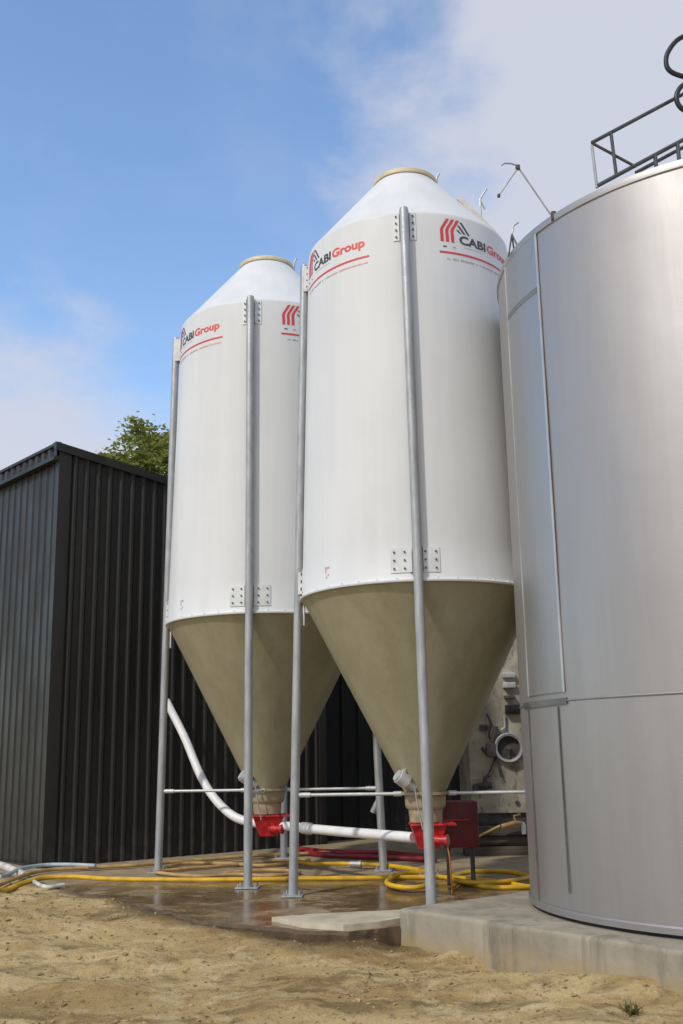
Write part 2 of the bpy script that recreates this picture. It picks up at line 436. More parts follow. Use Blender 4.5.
# ------------------------------------------------------------------ setting: ground, yard, kerb strip
def pad_z(y): return -1.566 - 0.022 * (16.2 - y)
EDGE = [(-9.0, 18.6), (-4.9, 16.0), (-3.54, 14.24), (-2.55, 13.08), (-1.56, 11.85), (-1.0, 11.48), (-0.5, 11.18), (0.0, 11.04), (0.5, 11.30), (1.4, 11.9)]
def edge_y(x):
    for (x0, y0), (x1, y1) in zip(EDGE, EDGE[1:]):
        if x0 <= x <= x1: return y0 + (y1 - y0) * (x - x0) / (x1 - x0)
    return EDGE[0][1] if x < EDGE[0][0] else EDGE[-1][1]
def sst(a, b, x):
    t = max(0, min(1, (x - a) / (b - a))); return t * t * (3 - 2 * t)
def fbm(x, y, o=4):
    return mnoise.fractal(Vector((x, y, 0.37)), 1.0, 2.0, o)
def dirt_z(x, y):
    s = ((x + 3.5) * 0.81 - (y - 14.2) * 0.59) / 4.95
    z = -1.625 - 0.235 * sst(0, 1, s)
    z += 0.022 * max(0, min(4, y - 14.2))
    far = sst(14, 60, math.hypot(x, y - 8))
    # loose earth: humps, shallow wheel ruts running across the view
    v = y + 0.32 * x
    rut = 0.040 * sin(v * 5.2 + 1.4 * fbm(x * .3, y * .3, 2))
    z += (0.055 * fbm(x * 0.7, y * 0.9) + 0.028 * fbm(x * 2.6 + 5, y * 3.2) + 0.026 * fbm(x * 7, y * 7 + 3, 4) * sst(-0.25, 0.35, fbm(x * .9 + 20, y * 1.2))) * (1 - far) + rut * (1 - far) * sst(0.1, 1.2, edge_y(x) - y)
    ins = y - edge_y(x)
    if -6.5 < x < 0.45:
        k = (1 - sst(0.05, 1.1, -ins)) * (1 - sst(0.15, 0.45, x)) * sst(-6.5, -5.5, x)
        tgt = pad_z(y) - 0.015 - 0.085 * sst(-2.6, 0.1, x) + 0.035 * fbm(x * 2.2, y * 2.2) + .012 * fbm(x * 9, y * 9, 3)
        z = z + (tgt - z) * k
    if -9 < x < 12: z -= 0.20 * sst(0.06, 0.22, ins) if y < 30 else 0
    # banked-up earth along the plinth
    q = (x - 0.5) * 0.785 + (y - 11.31) * 0.62
    p = (x - 0.5) * 0.62 - (y - 11.31) * 0.785
    if p > 0.5: z += 0.06 * sst(-0.6, -0.05, q) * (0.6 + fbm(p * 1.7, 2.0, 3))
    return z
def axis(lo, hi, step, far):
    a = []; x = lo
    while x < hi + 1e-6: a.append(x); x += step
    g = step; l = a[0]; pre = []
    while l > -far: g *= 1.35; l -= g; pre.append(l)
    g = step; h = a[-1]; post = []
    while h < far: g *= 1.35; h += g; post.append(h)
    return pre[::-1] + a + post
bm = bmesh.new()
xs = axis(-5.2, 3.4, 0.030, 900); ys = axis(7.4, 14.6, 0.030, 900)
gv = [[bm.verts.new((x, y, dirt_z(x, y))) for x in xs] for y in ys]
for j in range(len(ys) - 1):
    for i in range(len(xs) - 1):
        bm.faces.new((gv[j][i], gv[j][i + 1], gv[j + 1][i + 1], gv[j + 1][i]))
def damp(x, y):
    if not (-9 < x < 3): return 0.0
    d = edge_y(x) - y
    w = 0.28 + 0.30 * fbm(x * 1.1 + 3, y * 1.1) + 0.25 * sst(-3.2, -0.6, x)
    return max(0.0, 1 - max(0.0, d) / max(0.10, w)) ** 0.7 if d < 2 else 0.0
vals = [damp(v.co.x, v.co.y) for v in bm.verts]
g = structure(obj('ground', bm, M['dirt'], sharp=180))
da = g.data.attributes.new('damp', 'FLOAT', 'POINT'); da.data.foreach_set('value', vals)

# wet concrete yard under the silos (one slab, front edge crumbling)
bm = bmesh.new()
front = []
for (x0, y0), (x1, y1) in zip(EDGE, EDGE[1:]):
    n = max(2, int(math.hypot(x1 - x0, y1 - y0) / 0.07))
    for k in range(n):
        x = x0 + (x1 - x0) * k / n; y = y0 + (y1 - y0) * k / n
        j = 0.05 * fbm(x * 3, y * 3, 4) + 0.02 * fbm(x * 14, y * 14, 2)
        front.append((x + j * .6, y + j))
front.append(EDGE[-1])
top_f = [bm.verts.new((x, y, pad_z(y))) for x, y in front]
low_f = [bm.verts.new((x - .012, y - .02, pad_z(y) - 0.035)) for x, y in front]
bot_f = [bm.verts.new((x, y, pad_z(y) - 0.35)) for x, y in front]
top_b = [bm.verts.new((x * 1.0 + (9 if x > 0.5 else 0), 26.0, pad_z(26))) for x, y in front]
for i in range(len(front) - 1):
    bm.faces.new((top_f[i], top_f[i + 1], top_b[i + 1], top_b[i]))
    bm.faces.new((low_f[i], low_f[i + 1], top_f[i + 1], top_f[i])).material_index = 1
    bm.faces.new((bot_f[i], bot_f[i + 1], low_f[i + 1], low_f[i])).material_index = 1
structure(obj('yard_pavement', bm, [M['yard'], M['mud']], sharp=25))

# pale dry concrete strip against the plinth
bm = bmesh.new()
poly = [(-0.80, 11.70), (-0.45, 11.28), (-0.05, 11.08), (0.28, 11.25), (0.62, 11.55), (1.02, 12.02), (0.72, 12.10), (0.1, 11.98), (-0.4, 11.86)]
pts = [Vector((a[0] + (b[0] - a[0]) * k / 6, a[1] + (b[1] - a[1]) * k / 6, 0)) for a, b in zip(poly, poly[1:] + poly[:1]) for k in range(6)]
zt = -1.622
tv = [bm.verts.new((p.x + .01 * fbm(p.x * 9, p.y * 9), p.y + .015 * fbm(p.y * 8, p.x * 8), zt)) for p in pts]
bv = [bm.verts.new((v.co.x, v.co.y - .01, zt - 0.10)) for v in tv]
bm.faces.new(tv)
for i in range(len(tv)): bm.faces.new((bv[i], bv[(i + 1) % len(bv)], tv[(i + 1) % len(tv)], tv[i]))
structure(obj('pale_concrete_strip', bm, M['pale']))

# raised plinth of the tank
PD, PN, PC = Vector((0.62, -0.785, 0)), Vector((0.785, 0.62, 0)), Vector((0.5, 11.31, 0))
PLINTH_Z = -1.504
bm = bmesh.new()
rotp = Matrix((PD, PN, Vector((0, 0, 1)))).transposed()
L1, L2 = 9.0, 6.4
cc = PC + PD * L1 / 2 + PN * L2 / 2
box(bm, (cc.x, cc.y, PLINTH_Z - 0.40), (L1, L2, 0.80), rotp, bevel=0.045, seg=3)
bmesh.ops.subdivide_edges(bm, edges=[e for e in bm.edges if e.calc_length() > 1.0], cuts=60, use_grid_fill=True)
for v in bm.verts:
    k = 0.010 * fbm(v.co.x * 2.1, v.co.y * 2.1 + v.co.z * 3) + 0.006 * fbm(v.co.x * 9, v.co.y * 9 + v.co.z * 9, 3)
    v.co += Vector((-PN.x * k, -PN.y * k, 0.5 * k))
structure(obj('tank_plinth', bm, M['plinth'], sharp=50))

# clods and small stones scattered over the dirt: beyond counting
bm = bmesh.new()
ico = bmesh.new(); bmesh.ops.create_icosphere(ico, subdivisions=1, radius=1.0)
iv = [v.co.copy() for v in ico.verts]; ifc = [[v.index for v in f.verts] for f in ico.faces]; ico.free()
cnt = 0
while cnt < 3600:
    x = random.uniform(-5.5, 3.4); y = random.uniform(7.3, 15.0)
    if y > edge_y(x) - 0.02: continue
    if (x - 0.5) * 0.785 + (y - 11.31) * 0.62 > -0.03 and (x - .5) * .62 - (y - 11.31) * .785 > -0.1: continue
    w = fbm(x * 0.8 + 9, y * 1.3, 4)
    if random.random() > 0.25 + 1.5 * max(0, w): continue
    r = min(0.028, 0.005 + random.expovariate(1 / 0.005))
    sc = Vector((r * random.uniform(.8, 1.4), r * random.uniform(.8, 1.4), r * random.uniform(.5, .9)))
    rm = Matrix.Rotation(random.uniform(0, 6.28), 3, 'Z'); z = dirt_z(x, y)
    vs = []
    for c in iv:
        q = rm @ Vector((c.x * sc.x, c.y * sc.y, c.z * sc.z)) * random.uniform(.6, 1.3)
        vs.append(bm.verts.new((x + q.x, y + q.y, z + q.z + r * .2)))
    for f in ifc: bm.faces.new([vs[k] for k in f])
    cnt += 1
o = obj('dirt_clods', bm, M['clod'], sharp=15); o['kind'] = 'stuff'

# ------------------------------------------------------------------ dark shed
def make_shed():
    C0 = Vector((-4.54, 16.59, 0)); DR = Vector((0.829, 0.559, 0)); DL = Vector((-0.656, 0.755, 0))
    NR = Vector((0.559, -0.829, 0)); NL = Vector((-0.755, -0.656, 0))
    ZB, ZT = -1.57, 5.0
    LR, LL = 9.0, 7.0
    slope = 0.17
    root = thing('metal_shed', 'black ribbed sheet metal shed with sloping roof edge, left of the white silos', 'shed', (C0.x, C0.y, ZB))
    D0, D1, DZ = 5.0, 8.6, 1.95
    def ribbed(d, nrm, length, pitch, rib, flank, depth, ztop, start=0.0, shade_recess=False):
        bm = bmesh.new(); prof = []
        t = start
        while t < length:
            prof += [(t, 0), (t + pitch - rib - 2 * flank, 0), (t + pitch - rib - flank, depth), (t + pitch - flank, depth)]
            t += pitch
        prev = None
        for s, o in prof:
            p = C0 + d * s + nrm * o
            a = bm.verts.new((p.x, p.y, ZB)); m_ = bm.verts.new((p.x, p.y, DZ)); b = bm.verts.new((p.x, p.y, ztop(s)))
            if prev:
                if not (shade_recess and D0 < s < D1): bm.faces.new((prev[0], a, m_, prev[1]))
                bm.faces.new((prev[1], m_, b, prev[2]))
            prev = (a, m_, b)
        return bm
    zr = lambda s: ZT - slope * s - 0.05
    obj('gable_wall', ribbed(DR, NR, LR, 0.20, 0.034, 0.042, 0.055, zr, 0.10, True), M['clad'], root, sharp=20)
    obj('side_wall', ribbed(DL, NL, LL, 0.25, 0.050, 0.022, 0.020, lambda s: ZT - 0.16, 0.04), M['clad'], root, sharp=20)
    # added near-black panel, set back to stand in for the shaded wall
    bm = bmesh.new(); prev = None; t_ = D0 - .05
    while t_ < D1 + .05:
        for ds, o in ((0, 0), (.26, 0), (.28, .022), (.32, .022), (.34, 0)):
            p = C0 + DR * (t_ + ds) + NR * (o - .30)
            a = bm.verts.new((p.x, p.y, ZB + .02)); b = bm.verts.new((p.x, p.y, DZ + .1))
            if prev: bm.faces.new((prev[0], a, b, prev[1]))
            prev = (a, b)
        t_ += .36
    obj('shade_panel', bm, M['shade_recess'], root, sharp=20)
    bm = bmesh.new()
    for s_ in (D0 - .06, D1 + .06):
        p = C0 + DR * s_ + NR * .02
        box(bm, (p.x, p.y, (ZB + DZ) / 2), (.14, .12, DZ - ZB), Matrix.Rotation(math.atan2(DR.y, DR.x), 3, 'Z'), bevel=.008)
    p = C0 + DR * ((D0 + D1) / 2) + NR * .02
    box(bm, (p.x, p.y, DZ + .06), (D1 - D0 + .28, .13, .12), Matrix.Rotation(math.atan2(DR.y, DR.x), 3, 'Z'), bevel=.008)
    obj('shade_panel_frame', bm, M['clad_trim'], root)  # added surround for the dark panel
    # wide corner flashing, folded round the corner
    bm = bmesh.new()
    path = [C0 + DL * 0.10 + NL * 0.045, C0 + NL * 0.045 + NR * 0.045 - (DR + DL) * 0.0, C0 + DR * 0.15 + NR * 0.048, C0 + DR * 0.155 - NR * 0.01]
    pr = None
    for p in path:
        a = bm.verts.new((p.x, p.y, ZB)); b = bm.verts.new((p.x, p.y, ZT - 0.05 - slope * max(0, (p - C0).dot(DR))))
        if pr: bm.faces.new((a, pr[0], pr[1], b))
        pr = (a, b)
    obj('corner_trim', bm, M['clad_trim'], root, sharp=20)
    # verge flashing down the gable: angled box section
    bm = bmesh.new()
    def strip(p0, p1, sect):
        r0 = [bm.verts.new(p0 + s) for s in sect]; r1 = [bm.verts.new(p1 + s) for s in sect]
        n = len(sect)
        for k in range(n): bm.faces.new((r0[k], r0[(k + 1) % n], r1[(k + 1) % n], r1[k]))
        bm.faces.new(r0[::-1]); bm.faces.new(r1)
    up = Vector((0, 0, 1))
    sect = [NR * 0.03 - up * .10, NR * 0.075 - up * .10, NR * 0.080 + up * .035, NR * 0.02 + up * .045, -NR * 0.12 + up * .045, -NR * .12 + up * .02]
    strip(Vector((C0.x, C0.y, ZT)) + NL * 0.10 - DR * .02, Vector((C0.x, C0.y, ZT - slope * LR)) + DR * LR, sect)
    obj('verge_flashing', bm, M['clad_trim'], root, sharp=20)
    # ribbed fascia at the left eave with a projecting drip strip below
    bm = bmesh.new(); prev = None; s = -0.02
    prof = []
    while s < LL: prof += [(s, .09), (s + .10, .09), (s + .13, .055), (s + .20, .055)]; s += .24
    for s, o in prof:
        p = C0 + DL * s + NL * o
        a = bm.verts.new((p.x, p.y, ZT - 0.19)); b = bm.verts.new((p.x, p.y, ZT + 0.0))
        if prev: bm.faces.new((a, prev[0], prev[1], b))
        prev = (a, b)
    obj('fascia', bm, M['clad'], root, sharp=20)
    bm = bmesh.new()
    sect = [NL * .02 + up * .02, NL * .13 + up * .02, NL * .14 - up * .05, NL * .02 - up * .05]
    strip(Vector((C0.x, C0.y, ZT - .21)) + NR * .03, Vector((C0.x, C0.y, ZT - .21)) + DL * LL, sect)
    sect = [NL * .02 + up * .04, NL * .10 + up * .035, NL * .11 - up * .02, NL * .02 - up * .02]
    strip(Vector((C0.x, C0.y, ZT + .005)) + NR * .05, Vector((C0.x, C0.y, ZT + .005)) + DL * LL, sect)
    obj('eave_flashing', bm, M['clad_trim'], root, sharp=20)
    # roof deck, far walls
    bm = bmesh.new()
    p = [C0, C0 + DR * LR, C0 + DR * LR + DL * LL, C0 + DL * LL]
    z = [ZT + .01, ZT - slope * LR + .01, ZT - slope * LR + .01, ZT + .01]
    tv = [bm.verts.new((q.x, q.y, k)) for q, k in zip(p, z)]; bv = [bm.verts.new((q.x, q.y, k - .03)) for q, k in zip(p, z)]
    bm.faces.new(tv); bm.faces.new(bv[::-1])
    obj('roof', bm, M['clad'], root)
    bm = bmesh.new()
    for i, j in ((1, 2), (2, 3)):
        quad(bm, [(p[i].x, p[i].y, ZB), (p[j].x, p[j].y, ZB), (p[j].x, p[j].y, z[j] - .04), (p[i].x, p[i].y, z[i] - .04)])
    obj('rear_wall', bm, M['clad'], root)
    # pale mortar kerb along the foot
    bm = bmesh.new()
    strip(Vector((C0.x, C0.y, ZB)) + DL * LL + NL * 0.0, Vector((C0.x, C0.y, ZB)) + NL * .0, [NL * .05, NL * .09, NL * .09 + up * .045, NL * .05 + up * .05])
    obj('base_trim', bm, M['clad_trim'], root)
    return root
make_shed()

# ------------------------------------------------------------------ silos
Z_RIM, Z_EAVE, Z_LID, Z_NECK = 1.906, 6.519, 7.640, -0.449
R_BOT, R_EAVE, R_LID = 1.462, 1.339, 0.393
def body_r(z): return R_BOT + (R_EAVE - R_BOT) * (z - Z_RIM) / (Z_EAVE - Z_RIM)

def text_bm(body, width, height):
    cu = bpy.data.curves.new('t', 'FONT'); cu.body = body; cu.size = 1.0; cu.offset = 0.034; cu.resolution_u = 4; cu.space_character = 1.0
    ob = bpy.data.objects.new('t', cu); COL.objects.link(ob)
    bpy.context.view_layer.update()
    me = bpy.data.meshes.new_from_object(ob.evaluated_get(bpy.context.evaluated_depsgraph_get()))
    bpy.data.objects.remove(ob); bpy.data.curves.remove(cu)
    b = bmesh.new(); b.from_mesh(me); bpy.data.meshes.remove(me)
    caps = [v.co.y for v in b.verts]; x0 = min(v.co.x for v in b.verts); x1 = max(v.co.x for v in b.verts)
    for v in b.verts: v.co.x = (v.co.x - x0) / (x1 - x0) * width; v.co.y = v.co.y / 0.73 * height
    return b

def make_logo(parent, c, phi0, zb, idx):
    """company mark wrapped on the silo: origin = foot of the first letter"""
    def put(name, bm, mats, lift):
        for v in bm.verts:
            s, tt = v.co.x, v.co.y; z = zb + tt; r = body_r(z) + lift; a = R(phi0) + s / 1.352
            v.co = Vector((c[0] + r * sin(a), c[1] - r * cos(a), z))
        obj(name, bm, mats, parent)
    bm = bmesh.new()
    def stroke(pts, w, mi):
        P = spline([(x, y, 0) for x, y in pts], 6)
        prev = None
        for i, p in enumerate(P):
            a = bm.verts.new((p.x - w / 2, p.y, 0)); b = bm.verts.new((p.x + w / 2, p.y, 0))
            if prev: bm.faces.new((prev[0], prev[1], b, a)).material_index = mi
            prev = (a, b)
    for x in (-0.235, -0.165, -0.095):
        stroke([(x, 0.0), (x, 0.085), (x, 0.165), (x + 0.045, 0.245), (x + 0.085, 0.315)], 0.042, 0)
    stroke([(0.03, 0.295), (0.09, 0.215), (0.145, 0.14)], 0.034, 1)
    stroke([(-0.005, 0.245), (0.04, 0.19), (0.08, 0.14)], 0.034, 1)
    stroke([(-0.025, 0.185), (0.0, 0.16), (0.02, 0.14)], 0.030, 1)
    put('emblem', bm, [M['lred'], M['lblack']], 0.003)
    b = text_bm('CABI', 0.425, 0.115); put('lettering', b, M['lblack'], 0.003)
    b = text_bm('Group', 0.52, 0.115)
    for v in b.verts: v.co.x += 0.452
    put('lettering', b, M['lorange'], 0.003)
    bm = bmesh.new()
    n = 40
    for k in range(n):
        s0 = -0.275 + 1.305 * k / n; s1 = -0.275 + 1.305 * (k + 1) / n
        quad(bm, [(s0, -.158, 0), (s1, -.158, 0), (s1, -.132, 0), (s0, -.132, 0)])
    put('underline', bm, M['lred'], 0.003)
    # the line of small print, too worn to read, and the specks under the emblem
    bm = bmesh.new(); rnd = random.Random(3); s = -0.18
    while s < 1.0:
        w = rnd.uniform(.010, .024); h = rnd.uniform(.016, .026)
        if rnd.random() < .85: quad(bm, [(s, -.240, 0), (s + w, -.240, 0), (s + w, -.240 + h, 0), (s, -.240 + h, 0)], 0 if s < .38 else 1)
        s += w + rnd.uniform(.006, .012)
    for s, mi in ((-.225, 2), (-.10, 1)): quad(bm, [(s, -.075, 0), (s + .045, -.075, 0), (s + .045, -.058, 0), (s, -.058, 0)], mi)
    s = .06
    while s < .38:
        quad(bm, [(s, -.045, 0), (s + .012, -.045, 0), (s + .012, -.036, 0), (s, -.036, 0)], 0); s += .021
    put('small_print', bm, [M['lgrey'], M['lpink'], M['lblack']], 0.003)

def make_silo(c, label, foot_z, foot_dx, spout=False, top_dx=(0, 0, 0, 0)):
    root = thing('feed_silo', label, 'silo', (c[0], c[1], -1.60), 'white silos on four legs')
    bm = bmesh.new()
    rev(bm, [(1.43, Z_RIM - .012), (1.492, Z_RIM - .012), (1.497, Z_RIM - .006), (1.497, Z_RIM + .012), (1.490, Z_RIM + .018), (R_BOT + .012, Z_RIM + .024), (R_BOT, Z_RIM + .05)] +
        [(body_r(z), z) for z in (2.4, 3.2, 4.0, 4.8, 5.6, 6.2, Z_EAVE - .03)] + [(R_EAVE - .002, Z_EAVE), (R_EAVE - .006, Z_EAVE + .004)], c, 128)
    for k in range(40):
        a = 2 * PI * (k + .5) / 40
        p = Vector((c[0] + 1.480 * sin(a), c[1] - 1.480 * cos(a), Z_RIM + .022))
        rev(bm, [(.013, p.z - .01), (.013, p.z + .012)], (p.x, p.y), 6, cap1=True)
    body = obj('body', bm, M['white'], root, sharp=40)
    make_logo(body, c, -67.9, 6.135, 0)
    make_logo(body, c, 24.6, 6.135, 1)
    # worn sticker near the rim
    bm = bmesh.new()
    for p0, p1, z0, z1, mi in ((-52.6, -49.4, 2.150, 2.172, 0), (-52.4, -51.5, 2.095, 2.150, 1), (-50.6, -49.6, 2.06, 2.085, 0), (-51.9, -50.9, 2.035, 2.06, 0)):
        patch(bm, c, body_r, p0, p1, z0, z1, 0.003, 2, mi)
    obj('sticker', bm, [M['lgrey'], M['lpink']], body)
    bm = bmesh.new()
    rev(bm, [(R_EAVE - .006, Z_EAVE + .004), (R_EAVE - .012, Z_EAVE + .012), (R_EAVE - .05, Z_EAVE + .055), (0.90, 7.035), (R_LID + .01, Z_LID - .02), (R_LID, Z_LID)], c, 128)
    roof = obj('roof', bm, M['white'], root, sharp=50)
    bm = bmesh.new()
    rev(bm, [(R_LID + .015, Z_LID - .035), (R_LID + .045, Z_LID - .030), (R_LID + .050, Z_LID + .015), (R_LID + .035, Z_LID + .035), (0.30, Z_LID + .075), (0.12, Z_LID + .10), (.005, Z_LID + .105)], c, 64, cap1=True)
    lid = obj('lid', bm, M['cream'], root, sharp=50)
    bm = bmesh.new()
    px, py = c[0] + 0.43, c[1] + 0.03
    tube(bm, [(px, py, Z_LID - .05), (px + .015, py, Z_LID + .13), (px + .05, py, Z_LID + .20)], .016, 8)
    obj('lid_lever', bm, M['galv'], lid)
    # cream inspection hatch on the far side of the roof
    bm = bmesh.new()
    a = R(90); sl_ = math.atan2(Z_LID - Z_EAVE, R_EAVE - R_LID)
    er = Vector((sin(a), -cos(a), 0)); et = Vector((cos(a), sin(a), 0)); ax = er * cos(sl_) - Vector((0, 0, 1)) * sin(sl_); nn = er * sin(sl_) + Vector((0, 0, 1)) * cos(sl_)
    rm = Matrix((ax, et, nn)).transposed()
    for rr, wd, th, ln in ((0.93, .50, .07, .78), (0.93, .42, .12, .70)):
        hz = Z_EAVE + (R_EAVE - rr) / (R_EAVE - R_LID) * (Z_LID - Z_EAVE)
        box(bm, Vector((c[0], c[1], hz)) + er * rr + nn * .03, (ln, wd, th), rm, bevel=.02)
    hatch = obj('roof_hatch', bm, M['hatch'], roof)
    # raw laminate hopper
    bm = bmesh.new()
    zs = [Z_RIM - .014 - (Z_RIM - .014 - Z_NECK) * k / 14 for k in range(15)]
    prof = [(1.447 + (0.245 - 1.447) * k / 14, z) for k, z in enumerate(zs)]
    prof[0] = (1.452, zs[0])
    rev(bm, prof, c, 112)
    hop = obj('hopper_cone', bm, M['raw'], root, sharp=50)
    bm = bmesh.new()
    rev(bm, [(.24, Z_NECK + .01), (.295, Z_NECK + .01), (.295, Z_NECK - .022), (.25, Z_NECK - .024), (.245, Z_NECK - .14), (.235, Z_NECK - .17), (.205, Z_NECK - .20), (.195, Z_NECK - .34)], c, 48)
    obj('outlet_collar', bm, M['neck'], root, sharp=30)
    # red boot under the outlet
    bm = bmesh.new()
    zb0 = -0.785
    def frust(cx, cy, z0, z1, a0, b0, a1, b1):
        r0 = [bm.verts.new((cx + sx * a0, cy + sy * b0, z0)) for sx, sy in ((-1, -1), (1, -1), (1, 1), (-1, 1))]
        r1 = [bm.verts.new((cx + sx * a1, cy + sy * b1, z1)) for sx, sy in ((-1, -1), (1, -1), (1, 1), (-1, 1))]
        for k in range(4): bm.faces.new((r0[k], r0[(k + 1) % 4], r1[(k + 1) % 4], r1[k]))
        bm.faces.new(r0[::-1]); bm.faces.new(r1)
    frust(c[0] + .02, c[1], -1.09, -.83, .12, .14, .205, .22)
    box(bm, (c[0] + .07, c[1], -.812), (.54, .50, .024), bevel=.005)
    for sx in (-.22, -.08, .08, .22): box(bm, (c[0] + .07 + sx, c[1] - .22, -.794), (.03, .03, .02))
    boot = obj('outlet_boot', bm, M['red'], root, sharp=30)
    bm = bmesh.new()
    tube(bm, [(c[0] + .05, c[1] - .15, -.985), (c[0] + .22, c[1] - .23, -.99)], .050, 20)
    tube(bm, [(c[0] + .215, c[1] - .228, -.99), (c[0] + .235, c[1] - .237, -.99)], .066, 20)
    obj('auger_flange', bm, M['red'], boot)
    # knocker on the hopper
    bm = bmesh.new()
    kx, ky = c[0] - .23, c[1] - .27
    d = Vector((-.62, -.25, .45)).normalized(); p = Vector((kx, ky, -.32))
    tube(bm, [p + d * .0, p + d * .13], .085, 20); tube(bm, [p + d * .13, p + d * .155], .07, 20); tube(bm, [p - d * .12, p], .045, 14)
    tube(bm, [p + Vector((-.02, -.02, .06)), p + Vector((-.03, -.03, .15))], .03, 12)
    kn = obj('vibrator', bm, M['plate'], root)
    q = p - d * .05 + Vector((.0, -.02, -.05))
    bm = bmesh.new()
    tube(bm, spline([q + Vector((.05, -.05, 0)), q + Vector((.08, -.06, -.2)), q + Vector((.13, -.05, -.46))], 6), .010, 6)
    obj('cable', bm, M['galv'], kn)
    # four legs with feet and bolted brackets, four stays
    for k in range(4):
        ph = -5.06 + 90 * k
        a = R(ph); u = Vector((sin(a), -cos(a), 0))
        zf = foot_z[k]
        def lp(z): return Vector((c[0] + (foot_dx[k] * (6.525 - z) + top_dx[k] * (z + 1.6)) / 8.1, c[1], z)) + u * (1.404 + 0.21 * (6.525 - z) / 8.1)
        bm = bmesh.new()
        rad = .056
        tube(bm, [lp(zf - .02), lp(0), lp(Z_RIM), lp(4.2), lp(6.50), lp(6.535), lp(6.55)], rad, 24, radii=[rad] * 5 + [rad * .88, rad * .5])
        leg = obj('leg', bm, M['galv'], root)
        bm = bmesh.new()
        fp = lp(zf)
        box(bm, (fp.x, fp.y, zf + .010), (.29, .25, .020), Matrix.Rotation(a, 3, 'Z'), bevel=.006)
        for sx, sy in ((-.11, -.09), (.11, -.09), (.11, .09), (-.11, .09)):
            w = Matrix.Rotation(a, 3, 'Z') @ Vector((sx, sy, 0))
            rev(bm, [(.011, zf + .02), (.011, zf + .060)], (fp.x + w.x, fp.y + w.y), 8, cap1=True)
        obj('foot_plate', bm, M['galv'], leg)
        for (w_in, w_out, z0, z1, cols, rows, nm) in ((2.4, 5.9, 6.13, 6.50, 1, 4, 'bracket'), (2.0, 11.0, 2.00, 2.285, 2, 3, 'bracket')):
            bm = bmesh.new()
            patch(bm, c, body_r, ph - w_out, ph + w_out, z0, z1, .010, 14, 0)
            for s in (-1, 1):
                # folded cheek that carries the pole
                for zz0, zz1 in ((z0, z1),):
                    aa = R(ph + s * 2.75); e = Vector((sin(aa), -cos(aa), 0)); tt = Vector((cos(a), sin(a), 0)) * s
                    q0 = Vector((c[0], c[1], 0)) + e * (body_r(zz0) + .005); q1 = Vector((c[0], c[1], 0)) + e * (body_r(zz1) + .005)
                    o0 = lp(zz0) + tt * .064; o1 = lp(zz1) + tt * .064
                    quad(bm, [(q0.x, q0.y, zz0), (o0.x, o0.y, zz0), (o1.x, o1.y, zz1), (q1.x, q1.y, zz1)])
                for cidx in range(cols):
                    off = (w_out - 1.5) if cols == 1 else (4.6 + cidx * 4.7)
                    for r_ in range(rows):
                        zz = z0 + (z1 - z0) * (r_ + .5) / rows
                        aa = R(ph + s * off); e = Vector((sin(aa), -cos(aa), 0)); rr = body_r(zz)
                        p0 = Vector((c[0], c[1], zz)) + e * (rr + .006)
                        tube(bm, [p0, p0 + e * .020], .0115, 8, mi=1)
            obj(nm, bm, [M['bracket'], M['bolt']], leg)
        if spout and k == 1:
            bm = bmesh.new(); tube(bm, [(0.52, 15.72, -.50), (0.375, 15.74, -.80)], .045, 14); tube(bm, [(0.50, 15.70, -.53), (0.47, 15.66, -.53)], .03, 8)
            obj('pipe_stub', bm, M['galv'], leg)
        # short tab below the rim
        bm = bmesh.new()
        tp = lp(Z_RIM - .12) - u * .075
        box(bm, (tp.x, tp.y, Z_RIM - .15), (.07, .02, .30), Matrix.Rotation(a, 3, 'Z'), bevel=.004)
        obj('tab', bm, M['plate'], leg)
        bm = bmesh.new()
        zz = Z_NECK - .01
        p0 = lp(zz) - u * .05; p1 = Vector((c[0], c[1], zz)) + u * .28
        tube(bm, [p0, p1], .020, 12)
        tube(bm, [p0, p0 - u * .14], .030, 12); tube(bm, [p1, p1 + u * .10], .030, 12)
        obj('stay_rod', bm, M['plate'], root)
    return root
N = (0.951, 13.25); F = (-1.135, 15.74)
make_silo(N, 'nearer white feed silo, beside the steel tank, with olive hopper on galvanised legs', (-1.62, -1.60, -1.572, -1.627), (.055, 0, 0, 0))
make_silo(F, 'farther white feed silo, next to the black shed, with olive hopper on galvanised legs', (-1.611, -1.58, -1.55, -1.580), (.012, .03, 0, .04), True, (-.012, 0, 0, -.055))

# motor box on the near silo's auger, its cord
o = thing('auger_motor', 'dull dark red motor housing behind the red boot of the nearer silo', 'motor', (1.62, 13.9, -1.6))
bm = bmesh.new(); box(bm, (1.42, 13.95, -.86), (.44, .42, .56), bevel=.03); obj('housing', bm, M['dark_red'], o)
bm = bmesh.new(); box(bm, (1.30, 13.72, -.80), (.46, .10, .02), bevel=.004); obj('bright_plate', bm, M['red'], o)
for sx in (-.15, .15):
    bm = bmesh.new(); tube(bm, [(1.42 + sx, 13.95, -1.60), (1.42 + sx, 13.95, -1.12)], .03, 10)
    obj('support', bm, M['grime'], o)
bm = bmesh.new()
tube(bm, spline([(1.17, 13.05, -1.0), (1.20, 13.03, -1.2), (1.21, 13.06, -1.45), (1.24, 13.2, -1.60), (1.27, 13.6, -1.60), (1.5, 14.4, -1.58)], 8), .010, 8)
tag(obj('power_cord', bm, M['orange']), 'thin orange cord hanging from the red boot of the nearer silo', 'cord')

